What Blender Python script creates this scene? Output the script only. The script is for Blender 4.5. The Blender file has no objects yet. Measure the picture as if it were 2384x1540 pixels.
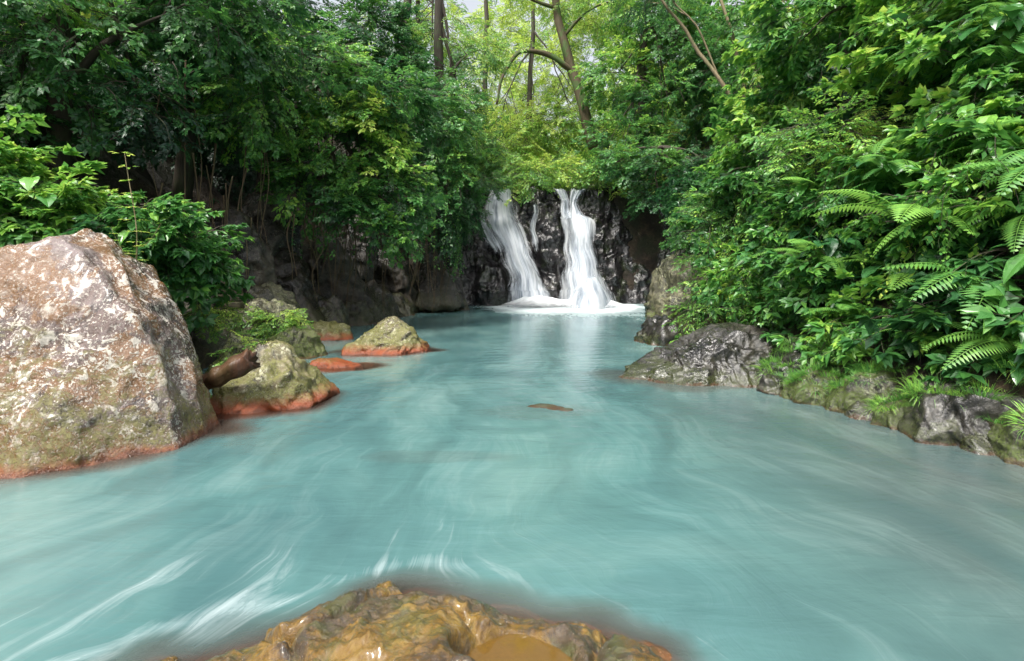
import bpy, math, random
import numpy as np
from mathutils import Vector
random.seed(7); rng=np.random.default_rng(7)
scene=bpy.context.scene
# ---------------------------------------------------------------- noise
def _h(ix,iy,iz,seed):
    n=(ix*374761393+iy*668265263+iz*2147483647+seed*1274126177)&0xffffffff
    n=((n^(n>>13))*1274126177)&0xffffffff
    n=n^(n>>16)
    return (n&0xffff)/32767.5-1.0
def vnoise(P,seed=0):
    P=np.asarray(P,float); i=np.floor(P).astype(np.int64); f=P-i; f=f*f*(3-2*f)
    r=0
    for a in (0,1):
        wx=f[:,0] if a else 1-f[:,0]
        for b in (0,1):
            wy=f[:,1] if b else 1-f[:,1]
            for c in (0,1):
                wz=f[:,2] if c else 1-f[:,2]
                r=r+wx*wy*wz*_h(i[:,0]+a,i[:,1]+b,i[:,2]+c,seed)
    return r
def fbm(P,oct=4,seed=0,gain=.5):
    r=0;a=1.;s=1.
    for o in range(oct):
        r=r+a*vnoise(P*s+o*17.3,seed+o); a*=gain; s*=2.03
    return r
def ridge(P,oct=4,seed=0):
    r=0;a=1.;s=1.
    for o in range(oct):
        r=r+a*(1-2*np.abs(vnoise(P*s+o*11.7,seed+o))); a*=.5; s*=2.1
    return r
# ---------------------------------------------------------------- node helper
class NT:
    def __init__(s,name):
        s.m=bpy.data.materials.new(name); s.m.use_nodes=True; s.t=s.m.node_tree; s.t.nodes.clear()
        s.out=s.n('ShaderNodeOutputMaterial')
    def n(s,typ,**kw):
        nd=s.t.nodes.new(typ)
        for k,v in kw.items(): setattr(nd,k,v)
        return nd
    def l(s,a,b): s.t.links.new(a,b)
    def setin(s,nd,key,v):
        if isinstance(v,bpy.types.NodeSocket): s.l(v,nd.inputs[key])
        else: nd.inputs[key].default_value=v
    def math(s,op,a,b=0.0,clamp=False):
        nd=s.n('ShaderNodeMath',operation=op,use_clamp=clamp); s.setin(nd,0,a); s.setin(nd,1,b); return nd.outputs[0]
    def mr(s,v,a,b,c=0.,d=1.):
        nd=s.n('ShaderNodeMapRange'); s.setin(nd,0,v); s.setin(nd,1,a); s.setin(nd,2,b); s.setin(nd,3,c); s.setin(nd,4,d); return nd.outputs[0]
    def mix(s,f,a,b):
        nd=s.n('ShaderNodeMix',data_type='RGBA'); s.setin(nd,0,f)
        s.setin(nd,6,a if isinstance(a,bpy.types.NodeSocket) else (*a,1)); s.setin(nd,7,b if isinstance(b,bpy.types.NodeSocket) else (*b,1)); return nd.outputs[2]
    def noise(s,vec,scale,detail=4,rough=.55,dist=0.):
        nd=s.n('ShaderNodeTexNoise'); nd.inputs['Scale'].default_value=scale; nd.inputs['Detail'].default_value=detail
        nd.inputs['Roughness'].default_value=rough; nd.inputs['Distortion'].default_value=dist
        if vec is not None: s.l(vec,nd.inputs['Vector'])
        return nd.outputs[0]
    def mapping(s,vec,scale=(1,1,1)):
        nd=s.n('ShaderNodeMapping'); nd.inputs['Scale'].default_value=scale; s.l(vec,nd.inputs[0]); return nd.outputs[0]
    def ramp(s,f,stops):
        nd=s.n('ShaderNodeValToRGB'); s.l(f,nd.inputs[0]); e=nd.color_ramp.elements
        while len(e)<len(stops): e.new(.5)
        for i,(p,c) in enumerate(stops): e[i].position=p; e[i].color=(*c,1)
        return nd.outputs[0]
    def bump(s,h,strength,dist=.1,normal=None):
        nd=s.n('ShaderNodeBump'); nd.inputs['Strength'].default_value=strength; nd.inputs['Distance'].default_value=dist
        s.l(h,nd.inputs['Height'])
        if normal is not None: s.l(normal,nd.inputs['Normal'])
        return nd.outputs[0]
    def prin(s,color,rough,normal=None,spec=.5):
        nd=s.n('ShaderNodeBsdfPrincipled'); s.setin(nd,'Base Color',color if isinstance(color,bpy.types.NodeSocket) else (*color,1))
        s.setin(nd,'Roughness',rough); s.setin(nd,'Specular IOR Level',spec)
        if normal is not None: s.l(normal,nd.inputs['Normal'])
        return nd
def pos(t): return t.n('ShaderNodeNewGeometry').outputs['Position']

# ---------------------------------------------------------------- materials
def leaf_mat(name,const=None,gloss=.36,transl=.36,stops=None):
    t=NT(name)
    lv=t.n('ShaderNodeAttribute',attribute_name='lv').outputs['Fac']
    rnd=t.n('ShaderNodeObjectInfo').outputs['Random']
    if const is None:
        tint=t.n('ShaderNodeAttribute',attribute_name='tint',attribute_type='INSTANCER').outputs['Fac']
    else:
        v=t.n('ShaderNodeValue'); v.outputs[0].default_value=const; tint=v.outputs[0]
    a=t.math('MULTIPLY_ADD',lv,.32); a.node.inputs[2].default_value=-.16
    b=t.math('MULTIPLY_ADD',rnd,.20); b.node.inputs[2].default_value=-.10
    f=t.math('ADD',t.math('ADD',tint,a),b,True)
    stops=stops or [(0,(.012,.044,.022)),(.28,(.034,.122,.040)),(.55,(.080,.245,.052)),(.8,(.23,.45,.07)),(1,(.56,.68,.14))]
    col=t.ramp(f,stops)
    p=t.prin(col,gloss,None,.65)
    tr=t.n('ShaderNodeBsdfTranslucent')
    hs=t.n('ShaderNodeHueSaturation'); hs.inputs['Value'].default_value=1.5; hs.inputs['Hue'].default_value=.49; t.l(col,hs.inputs['Color']); t.l(hs.outputs[0],tr.inputs[0])
    mx=t.n('ShaderNodeMixShader'); mx.inputs[0].default_value=transl; t.l(p.outputs[0],mx.inputs[1]); t.l(tr.outputs[0],mx.inputs[2]); t.l(mx.outputs[0],t.out.inputs[0])
    return t.m
def bark_mat(name='bark',a=(.035,.026,.018),b=(.12,.095,.065),moss=.4,rough=.8):
    t=NT(name); P=pos(t)
    n=t.noise(t.mapping(P,(6,6,1.2)),2,5); col=t.mix(n,a,b)
    m=t.mr(t.noise(P,1.5,4),.5,.62); col=t.mix(t.math('MULTIPLY',m,moss),col,(.05,.1,.02))
    p=t.prin(col,rough,t.bump(n,.8,.04)); t.l(p.outputs[0],t.out.inputs[0]); return t.m
def rock_mat(name,ca,cb,cc,lichen=.5,lcol=(.62,.6,.5),moss=.5,mcol=(.16,.17,.025),rough=.45,rust=1.,rustz=.12,fine=1.,mtop=1.1,bd=.1,gl=.5,ochre=0.,mthr=.0,coat=0.):
    t=NT(name); P=pos(t)
    geo=t.n('ShaderNodeNewGeometry'); sx=t.n('ShaderNodeSeparateXYZ'); t.l(P,sx.inputs[0]); sn=t.n('ShaderNodeSeparateXYZ'); t.l(geo.outputs['Normal'],sn.inputs[0])
    big=t.noise(P,.8*fine,5,.6,.6); med=t.noise(P,3.2*fine,8,.68,.4); fin=t.noise(P,26*fine,5,.75); st=t.noise(t.mapping(P,(1,1,.4)),1.9*fine,7,.68,.8)
    col=t.ramp(t.math('ADD',t.math('MULTIPLY',big,.55),t.math('MULTIPLY',med,.45)),[(.40,ca),(.5,cb),(.59,cc)])
    col=t.mix(t.mr(st,.42,.49,.85,0.),col,tuple(c*.30 for c in ca))
    if ochre:
        oc=t.mr(t.noise(P,1.25,7,.72,.5),.49,.53); col=t.mix(t.math('MULTIPLY',oc,ochre),col,t.mix(fin,(.10,.036,.008),(.28,.13,.026)))
    lm=t.mr(t.noise(P,7.5*fine,8,.74,.5),.535,.56)
    lz=t.mr(t.noise(P,1.1*fine,5,.65,.4),.45,.53)
    l2=t.mr(t.noise(P,34*fine,2,.6),.585,.62)
    lf=t.math('MULTIPLY',t.math('MAXIMUM',t.math('MULTIPLY',lm,t.mr(lz,0,1,.12,1)),t.math('MULTIPLY',l2,t.mr(lz,0,1,.5,.95))),lichen,True)
    col=t.mix(lf,col,t.mix(fin,tuple(c*.7 for c in lcol),tuple(c*1.15 for c in lcol)))
    mz=t.mr(sx.outputs[2],mtop,.1,.0,.36); mu=t.mr(sn.outputs[2],.2,1,0,.14)
    mm=t.mr(t.math('ADD',t.math('ADD',t.noise(P,2.4*fine,8,.74,.5),mz),mu),.72+mthr,.80+mthr)
    mf=t.math('MULTIPLY',t.math('MULTIPLY',mm,t.mr(fin,.42,.54,.25,1)),moss,True)
    col=t.mix(mf,col,t.mix(fin,tuple(c*.35 for c in mcol),tuple(c*2.4 for c in mcol)))
    zz=t.math('ADD',sx.outputs[2],t.math('MULTIPLY',t.math('SUBTRACT',med,.5),.3))
    wl=t.mr(zz,rustz,rustz*.3)
    col=t.mix(t.math('MULTIPLY',wl,rust),col,t.mix(fin,(.13,.024,.008),(.36,.085,.018)))
    wet=t.mr(zz,.04,-.01); col=t.mix(t.math('MULTIPLY',wet,.6),col,(.05,.018,.009))
    hgt=t.math('ADD',t.math('ADD',t.math('MULTIPLY',med,.8),t.math('MULTIPLY',fin,.14)),t.math('MULTIPLY',t.math('ADD',lf,mf),.03))
    hgt=t.math('ADD',hgt,t.math('MULTIPLY',st,.5))
    rg=t.mr(big,.40,.60,rough*.5,rough*1.5)
    rg=t.math('MAXIMUM',rg,t.math('MULTIPLY',t.math('MAXIMUM',lf,mf),.6))
    p=t.prin(col,rg,t.bump(hgt,1.,bd/fine),gl)
    if coat: p.inputs['Coat Weight'].default_value=coat; p.inputs['Coat Roughness'].default_value=.18
    t.l(p.outputs[0],t.out.inputs[0]); return t.m
M_leaf=leaf_mat('leaf_green')
M_bark=bark_mat('bark',(.018,.013,.009),(.07,.055,.038)); M_vine=bark_mat('vine_bark',(.05,.033,.018),(.16,.11,.06),.2); M_pale=bark_mat('pale_bark',(.12,.09,.05),(.35,.28,.17),.5)
M_mossbark=bark_mat('mossy_bark',(.03,.024,.012),(.11,.085,.04),.9)
M_fern=leaf_mat('fern_green',.62,.45,.35); M_broad=leaf_mat('broad_leaf_green',.52,.27,.25); M_grass=leaf_mat('grass_green',.66,.45,.3)
M_broad2=leaf_mat('broad_leaf_dark',.32,.25,.2)
M_boulder=rock_mat('boulder_rock',(.060,.030,.021),(.125,.076,.062),(.225,.17,.165),1.,(.66,.60,.52),.95,(.088,.078,.008),.20,.8,.11,1.,1.5,.11,1.,.8,0,.25)
M_yrock=rock_mat('lichen_rock',(.045,.030,.014),(.12,.092,.042),(.22,.19,.11),1.,(.56,.54,.38),.85,(.095,.098,.012),.35,1.,.20,1.5,1.1,.09,.7)
M_grey=rock_mat('wet_grey_rock',(.010,.009,.008),(.026,.023,.021),(.06,.054,.047),.12,(.26,.25,.17),.5,(.04,.05,.010),.26,.1,.03,1.4,.5,.05,.7,0,.08,.15)
M_bankr=rock_mat('bank_mossy_rock',(.012,.011,.009),(.032,.028,.022),(.072,.064,.048),.7,(.28,.29,.18),.95,(.045,.064,.008),.32,.1,.04,1.6,.9,.07,.6,0,.0,.1)
M_mossr=rock_mat('mossy_rock',(.02,.018,.012),(.055,.05,.028),(.12,.11,.06),.7,(.36,.36,.22),.95,(.060,.082,.010),.4,.3,.06,1.3,1.3,.09,.6,0,.0)
M_dark=rock_mat('dark_rock',(.012,.009,.007),(.03,.023,.017),(.075,.058,.043),.2,(.26,.26,.18),.5,(.04,.048,.011),.3,.1,.05,1.,1.6,.09,.6)
def wetcliff():
    t=NT('wet_cliff_rock'); P=pos(t)
    n=t.noise(t.mapping(P,(1,1,.6)),1.5,6,.62,.4); n2=t.noise(P,4.5,5,.62,.4)
    col=t.ramp(n,[(.35,(.007,.006,.007)),(.5,(.020,.018,.019)),(.68,(.07,.064,.066))])
    m=t.mr(t.noise(P,1.1,6,.7,.4),.52,.60); col=t.mix(t.math('MULTIPLY',m,.5),col,(.028,.040,.012))
    h=t.math('ADD',n,t.math('MULTIPLY',n2,.4))
    p=t.prin(col,.22,t.bump(h,.9,.16),.85); t.l(p.outputs[0],t.out.inputs[0]); return t.m
M_cliff=wetcliff()
def terrain_mat():
    t=NT('forest_soil'); P=pos(t); n=t.noise(P,1.2,6,.65,.4); n2=t.noise(P,9,5,.7)
    col=t.ramp(t.math('ADD',t.math('MULTIPLY',n,.6),t.math('MULTIPLY',n2,.4)),[(.36,(.008,.006,.004)),(.5,(.026,.017,.010)),(.62,(.08,.053,.032))])
    g=t.mr(t.noise(P,.7,4),.5,.6); col=t.mix(t.math('MULTIPLY',g,.5),col,(.025,.04,.012))
    p=t.prin(col,.45,t.bump(t.math('ADD',n,n2),1.,.2)); t.l(p.outputs[0],t.out.inputs[0]); return t.m
M_soil=terrain_mat()
def fg_mat():
    t=NT('algae_rock'); P=pos(t); sx=t.n('ShaderNodeSeparateXYZ'); t.l(P,sx.inputs[0])
    n=t.noise(P,2.6,7,.66,.6); n2=t.noise(P,10,7,.72,.3); n3=t.noise(P,60,4,.75)
    col=t.ramp(t.math('ADD',t.math('MULTIPLY',n,.6),t.math('MULTIPLY',n2,.4)),[(.39,(.020,.011,.003)),(.46,(.085,.042,.004)),(.53,(.18,.095,.007)),(.63,(.26,.165,.026))])
    g=t.mr(t.noise(P,2.2,7,.7,.4),.49,.55); col=t.mix(t.math('MULTIPLY',g,.75),col,t.mix(n2,(.018,.013,.008),(.085,.064,.042)))
    g2=t.mr(t.noise(P,3.3,6,.7,.4),.50,.58); col=t.mix(t.math('MULTIPLY',g2,.65),col,(.060,.070,.008))
    ru=t.mr(t.math('ADD',sx.outputs[2],t.math('MULTIPLY',t.math('SUBTRACT',n,.5),.15)),.06,-.02); col=t.mix(t.math('MULTIPLY',ru,.85),col,(.19,.052,.015))
    h=t.math('ADD',t.math('ADD',t.math('MULTIPLY',n2,1.),t.math('MULTIPLY',n3,.30)),n)
    p=t.prin(col,t.mr(n2,.4,.65,.08,.28),t.bump(h,1.,.035),.9); p.inputs['Coat Weight'].default_value=.5; p.inputs['Coat Roughness'].default_value=.07; t.l(p.outputs[0],t.out.inputs[0]); return t.m
M_fg=fg_mat()
def water_mat():
    t=NT('milky_river_water'); P=pos(t); sx=t.n('ShaderNodeSeparateXYZ'); t.l(P,sx.inputs[0])
    fl=t.n('ShaderNodeAttribute',attribute_name='flow').outputs['Vector']
    foam=t.n('ShaderNodeAttribute',attribute_name='foam').outputs['Fac']; sh=t.n('ShaderNodeAttribute',attribute_name='shallow').outputs['Fac']; right_grey=t.n('ShaderNodeAttribute',attribute_name='right_grey').outputs['Fac']
    s1=t.noise(t.mapping(fl,(1.2,.45,1)),1.,5,.55,1.0); s2=t.noise(t.mapping(fl,(8,.9,1)),1.,6,.68,.9)
    big=t.noise(t.mapping(P,(1,.7,1)),.35,4,.55,.8)
    col=t.ramp(big,[(.35,(.054,.120,.126)),(.5,(.078,.168,.168)),(.65,(.122,.218,.210))])
    col=t.mix(t.math('MULTIPLY',right_grey,t.mr(big,.3,.6,1.,.8)),col,(.078,.092,.087))
    st=t.mr(t.math('ADD',t.math('MULTIPLY',s1,.6),t.math('MULTIPLY',s2,.4)),.5,.8); col=t.mix(t.math('MULTIPLY',st,.24),col,(.36,.46,.45))
    dk=t.mr(s1,.52,.3); col=t.mix(t.math('MULTIPLY',dk,.5),col,(.040,.084,.088))
    s3=t.math('ADD',t.math('MULTIPLY',s1,.45),t.math('MULTIPLY',s2,.55))
    fo=t.mr(t.math('ADD',foam,t.math('MULTIPLY',t.math('SUBTRACT',s3,.5),2.2)),.35,1.25)
    fo=t.math('MULTIPLY',fo,t.mr(foam,0,.3))
    fo=t.math('MAXIMUM',fo,t.mr(foam,.8,1.4))
    col=t.mix(t.math('MULTIPLY',fo,.85,True),col,(.66,.72,.74))
    col=t.mix(t.math('MULTIPLY',sh,t.mr(fo,0,1,.7,.1)),col,(.15,.075,.048))
    h=t.math('ADD',t.math('MULTIPLY',s2,.35),t.noise(t.mapping(P,(1.0,3,1)),1.3,4,.55,.3))
    p=t.prin(col,t.mr(fo,0,1,.15,.75),t.bump(h,.22,.06),t.mr(fo,0,1,.5,.05)); p.inputs['IOR'].default_value=1.33
    tr=t.n('ShaderNodeBsdfTransparent'); tr.inputs[0].default_value=(.85,.66,.5,1)
    mx=t.n('ShaderNodeMixShader'); a=t.math('MULTIPLY',sh,t.mr(fo,0,.8,.8,.2),True); t.l(a,mx.inputs[0]); t.l(p.outputs[0],mx.inputs[1]); t.l(tr.outputs[0],mx.inputs[2]); t.l(mx.outputs[0],t.out.inputs[0]); return t.m
M_water=water_mat()
def fall_mat():
    t=NT('falling_water'); fl=t.n('ShaderNodeAttribute',attribute_name='fuv'); v=fl.outputs['Vector']; sp=t.n('ShaderNodeSeparateXYZ'); t.l(v,sp.inputs[0])
    n=t.noise(t.mapping(v,(2.4,.45,1)),1.,5,.6,.9); n2=t.noise(t.mapping(v,(14,.35,1)),1.,6,.7,.4)
    s=t.math('ADD',t.math('MULTIPLY',n,.6),t.math('MULTIPLY',n2,.4))
    edge=sp.outputs[2]
    a=t.mr(t.math('ADD',s,t.math('MULTIPLY',edge,.25)),.52,.77,0.,.94)
    p=t.prin(t.mix(t.mr(s,.38,.60),(.26,.32,.40),(.84,.87,.90)),.6)
    tl=t.n('ShaderNodeBsdfTranslucent'); tl.inputs[0].default_value=(.6,.65,.7,1)
    m1=t.n('ShaderNodeMixShader'); m1.inputs[0].default_value=.3; t.l(p.outputs[0],m1.inputs[1]); t.l(tl.outputs[0],m1.inputs[2])
    tr=t.n('ShaderNodeBsdfTransparent'); mx=t.n('ShaderNodeMixShader'); t.l(a,mx.inputs[0]); t.l(tr.outputs[0],mx.inputs[1]); t.l(m1.outputs[0],mx.inputs[2]); t.l(mx.outputs[0],t.out.inputs[0]); return t.m
M_fall=fall_mat()

# ---------------------------------------------------------------- mesh helpers
def mesh_obj(name,V,F,mats,loc=(0,0,0),parent=None,smooth=False,attrs=None,midx=None,link=True):
    me=bpy.data.meshes.new(name); V=np.asarray(V,float)
    me.from_pydata(V.tolist(),[],F if isinstance(F,list) else F.tolist())
    for m in (mats if isinstance(mats,(list,tuple)) else [mats]): me.materials.append(m)
    if midx is not None: me.polygons.foreach_set('material_index',np.asarray(midx,dtype=np.int32))
    if smooth: me.polygons.foreach_set('use_smooth',[True]*len(me.polygons))
    for k,(typ,a) in (attrs or {}).items():
        at=me.attributes.new(k,typ,'POINT'); at.data.foreach_set('vector' if typ=='FLOAT_VECTOR' else 'value',np.asarray(a).ravel())
    me.update(); ob=bpy.data.objects.new(name,me); ob.location=loc
    if link: scene.collection.objects.link(ob)
    if parent: ob.parent=parent
    return ob
def gridF(nx,ny):
    i=np.arange(nx-1)[None,:]+nx*np.arange(ny-1)[:,None]
    return np.stack([i,i+1,i+1+nx,i+nx],-1).reshape(-1,4)
def smoothpath(pts,n=6):
    pts=[np.array(p,float) for p in pts]; P=[2*pts[0]-pts[1]]+pts+[2*pts[-1]-pts[-2]]; out=[]
    for i in range(1,len(P)-2):
        for k in range(n):
            t=k/n; a,b,c,d=P[i-1:i+3]
            out.append(.5*((2*b)+(-a+c)*t+(2*a-5*b+4*c-d)*t*t+(-a+3*b-3*c+d)*t**3))
    out.append(pts[-1]); return np.array(out)
def tube(pts,r0,r1,sides=7,n=6,wob=0.,seed=0,pw=1.):
    P=smoothpath(pts,n); m=len(P)
    if wob: P=P+np.stack([vnoise(P*.9+50*k,seed+k) for k in range(3)],1)*wob*np.clip(np.linspace(0,2,m),0,1)[:,None]
    T=np.gradient(P,axis=0); T/=np.linalg.norm(T,axis=1)[:,None]+1e-9
    V=[];ref=np.array([.3,.9,.1])
    for i in range(m):
        u=np.cross(T[i],ref); u/=np.linalg.norm(u)+1e-9; w=np.cross(T[i],u); tt=i/(m-1); r=r0+(r1-r0)*tt**pw
        for s in range(sides):
            a=2*math.pi*s/sides; V.append(P[i]+r*(1+.15*math.sin(3*a+i))*(u*math.cos(a)+w*math.sin(a)))
    F=[[i*sides+s,i*sides+(s+1)%sides,(i+1)*sides+(s+1)%sides,(i+1)*sides+s] for i in range(m-1) for s in range(sides)]
    F.append(list(range(sides))[::-1]); F.append([(m-1)*sides+s for s in range(sides)])
    return np.array(V),F,P
class MB:
    def __init__(s): s.V=[];s.F=[];s.n=0;s.mi=[];s.lv=[]
    def add(s,V,F,mi=0,lv=.5):
        V=np.asarray(V); s.V.append(V); s.F+= [[a+s.n for a in f] for f in F]; s.n+=len(V); s.mi+=[mi]*len(F); s.lv+=[lv]*len(V)
    def obj(s,name,mats,**k): return mesh_obj(name,np.concatenate(s.V),s.F,mats,midx=s.mi,attrs={'lv':('FLOAT',np.array(s.lv))},**k)
def unit(v): v=np.array(v,float); return v/(np.linalg.norm(v)+1e-9)
def leaf(mb,base,d,up,L,w,fold=.15,droop=.2,mi=0,seg=2,lv=None):
    d=unit(d); side=unit(np.cross(d,up)); up=np.cross(side,d); lv=random.random() if lv is None else lv
    if seg==2:
        m=base+d*L*.45-up*droop*L*.1; t=base+d*L-up*droop*L*.6
        l=base+d*L*.42+side*w+up*fold*w-up*droop*L*.12; r=base+d*L*.42-side*w+up*fold*w-up*droop*L*.12
        mb.add([base,m,t,l,r],[[0,4,1],[1,4,2],[0,1,3],[1,2,3]],mi,lv)
    else:
        V=[];F=[]
        for i in range(seg+1):
            s=i/seg; ww=w*(math.sin(math.pi*min(1,s**.75))**.8 if 0<s<1 else 0.02); c=base+d*L*s-up*droop*L*s*s
            rip=.06*w*math.sin(i*2.2)
            V+= [c+side*ww+up*(fold*ww+rip),c+side*ww*.5+up*fold*ww*.75,c,c-side*ww*.5+up*fold*ww*.75,c-side*ww+up*(fold*ww+rip)]
        for i in range(seg):
            for k in range(4): a=i*5+k; F.append([a,a+1,a+6,a+5])
        mb.add(V,F,mi,lv)
# ---------------------------------------------------------------- foliage source clusters
def spray(name,n_side=6,L=.13,W=.032,length=.75,per=7,seed=0,fold=.2,seg=2,whorl=False):
    random.seed(seed); mb=MB()
    V,F,P=tube([(0,0,0),(length*.5,0,.03),(length,0,-.12)],.010,.003,3,3); mb.add(V,F,1,.5)
    def lf(b,dirv,sc=1.):
        up=unit((random.gauss(0,.35),random.gauss(0,.35),1)); leaf(mb,b,dirv,up,L*sc*random.uniform(.7,1.2),W*sc*random.uniform(.85,1.2),fold,random.uniform(.1,.6),0,seg)
    for i in range(n_side):
        s=(i+.8)/(n_side+.3); b=np.array([length*s,0,-.12*s*s]); sd=1 if i%2 else -1
        ang=random.uniform(.5,1.1)*sd; tl=random.uniform(.22,.42)*length*(1.1-s*.5)
        d=np.array([math.cos(ang),math.sin(ang),random.uniform(-.35,.35)]); e=b+d*tl+np.array([0,0,-.06])
        V,F,P=tube([b,(b+e)/2+np.array([0,0,.015]),e],.005,.002,3,2); mb.add(V,F,1,.5)
        for k in range(per):
            q=(k+1)/per; c=b+(e-b)*q
            if whorl and k<per-3: 
                if random.random()<.5: continue
            if whorl and k>=per-3:
                for w in range(3):
                    a2=ang+random.uniform(-1.4,1.4); lf(e,(math.cos(a2),math.sin(a2),random.uniform(-.5,.3)))
                continue
            a2=ang+(.9 if k%2 else -.9)*random.uniform(.5,1.2); lf(c,(math.cos(a2),math.sin(a2),random.uniform(-.5,.25)))
        lf(e,(math.cos(ang),math.sin(ang),-.2))
    for k in range(6):
        s=random.uniform(.3,1); a2=random.choice([-1,1])*random.uniform(.2,1.2); lf(np.array([length*s,0,-.12*s*s]),(math.cos(a2),math.sin(a2),random.uniform(-.4,.2)))
    return mb.obj(name,[M_leaf,M_bark],link=False)
def mkcoll(name,obs):
    c=bpy.data.collections.new(name)
    for o in obs: c.objects.link(o)
    return c
C_small=mkcoll('leaf_spray_small',[spray('leaf_spray_small_%d'%i,7,.13,.033,.8,7,10+i) for i in range(4)])
C_large=mkcoll('leaf_spray_large',[spray('leaf_spray_large_%d'%i,5,.20,.048,.8,6,20+i,.25,2,True) for i in range(4)])
C_fine=mkcoll('leaf_spray_fine',[spray('leaf_spray_fine_%d'%i,9,.075,.018,.8,10,30+i,.1) for i in range(3)])
def vine_strand(name,seed):
    random.seed(seed); mb=MB()
    pts=[(0,0,0)]
    for i in range(4): pts.append((random.uniform(-.08,.08),random.uniform(-.08,.08),-.3*(i+1)))
    V,F,P=tube(pts,.006,.003,3,3); mb.add(V,F,1,.5)
    for k in range(26):
        c=np.array([0,0,-1.2*random.random()])+np.array([random.uniform(-.05,.05),random.uniform(-.05,.05),0]); a=random.uniform(0,6.28)
        leaf(mb,c,(math.cos(a),math.sin(a),-.8),(math.cos(a)*.6,math.sin(a)*.6,.7),random.uniform(.08,.14),.035,.15,.3)
    return mb.obj(name,[M_leaf,M_bark],link=False)
C_hang=mkcoll('hanging_leaf_strand',[vine_strand('hanging_leaf_strand_%d'%i,40+i) for i in range(3)])
def gn_group(coll):
    g=bpy.data.node_groups.new('scatter_'+coll.name,'GeometryNodeTree')
    g.interface.new_socket('Geometry',in_out='INPUT',socket_type='NodeSocketGeometry'); g.interface.new_socket('Geometry',in_out='OUTPUT',socket_type='NodeSocketGeometry')
    N=g.nodes; i=N.new('NodeGroupInput'); o=N.new('NodeGroupOutput'); ip=N.new('GeometryNodeInstanceOnPoints'); ci=N.new('GeometryNodeCollectionInfo')
    ci.inputs['Collection'].default_value=coll; ci.inputs['Separate Children'].default_value=True; ci.inputs['Reset Children'].default_value=True
    def att(nm,ty):
        a=N.new('GeometryNodeInputNamedAttribute'); a.data_type=ty; a.inputs['Name'].default_value=nm; return a.outputs['Attribute']
    g.links.new(i.outputs[0],ip.inputs['Points']); g.links.new(ci.outputs[0],ip.inputs['Instance']); ip.inputs['Pick Instance'].default_value=True
    g.links.new(att('idx','INT'),ip.inputs['Instance Index'])
    er=N.new('FunctionNodeEulerToRotation'); g.links.new(att('rot','FLOAT_VECTOR'),er.inputs[0]); g.links.new(er.outputs[0],ip.inputs['Rotation'])
    g.links.new(att('scl','FLOAT'),ip.inputs['Scale']); g.links.new(ip.outputs[0],o.inputs[0]); return g
GN={c.name:gn_group(c) for c in (C_small,C_large,C_fine,C_hang)}
total_inst=0
def scatter(name,coll,P,R,S,T,parent=None):
    global total_inst
    n=len(P); total_inst+=n
    me=bpy.data.meshes.new(name); me.vertices.add(n); me.vertices.foreach_set('co',np.asarray(P,float).ravel())
    for k,ty,a in (('rot','FLOAT_VECTOR',R),('scl','FLOAT',S),('tint','FLOAT',T)):
        at=me.attributes.new(k,ty,'POINT'); at.data.foreach_set('vector' if ty=='FLOAT_VECTOR' else 'value',np.asarray(a,float).ravel())
    at=me.attributes.new('idx','INT','POINT'); at.data.foreach_set('value',rng.integers(0,len(coll.objects),n).astype(np.int32))
    ob=bpy.data.objects.new(name,me); scene.collection.objects.link(ob)
    m=ob.modifiers.new('scatter','NODES'); m.node_group=GN[coll.name]
    if parent: ob.parent=parent
    return ob
def blob_points(blobs,dens=8.,scl=1.,gap=-.35):
    P=[];R=[];S=[];T=[]
    for b in blobs:
        x,y,z,rx,ry,rz,ti=b[:7]
        area=4*math.pi*((rx*ry)**1.6/3+(rx*rz)**1.6/3+(ry*rz)**1.6/3)**(1/1.6)
        n=int(area*dens/scl**2)
        d=rng.normal(size=(n,3)); d/=np.linalg.norm(d,axis=1)[:,None]
        rr=1-rng.random(n)**1.8*.55
        rr*=1+.30*vnoise(d*2.2+x*3.1+z,3)+.14*vnoise(d*5+y,5)
        p=np.array([x,y,z])+d*np.array([rx,ry,rz])*rr[:,None]
        keep=vnoise(p*1.1,9)+.5*vnoise(p*2.7,10)>gap
        keep&=p[:,2]>.25
        p=p[keep];d=d[keep];m=len(p)
        yaw=np.arctan2(d[:,1],d[:,0])+rng.normal(0,.6,m)
        pitch=.35-.5*d[:,2]+rng.normal(0,.35,m)
        P.append(p);R.append(np.stack([rng.normal(0,.35,m),pitch,yaw],1));S.append(scl*rng.uniform(.7,1.25,m))
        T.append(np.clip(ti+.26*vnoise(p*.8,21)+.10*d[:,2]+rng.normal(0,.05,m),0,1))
    return [np.concatenate(a) for a in (P,R,S,T)]

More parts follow.
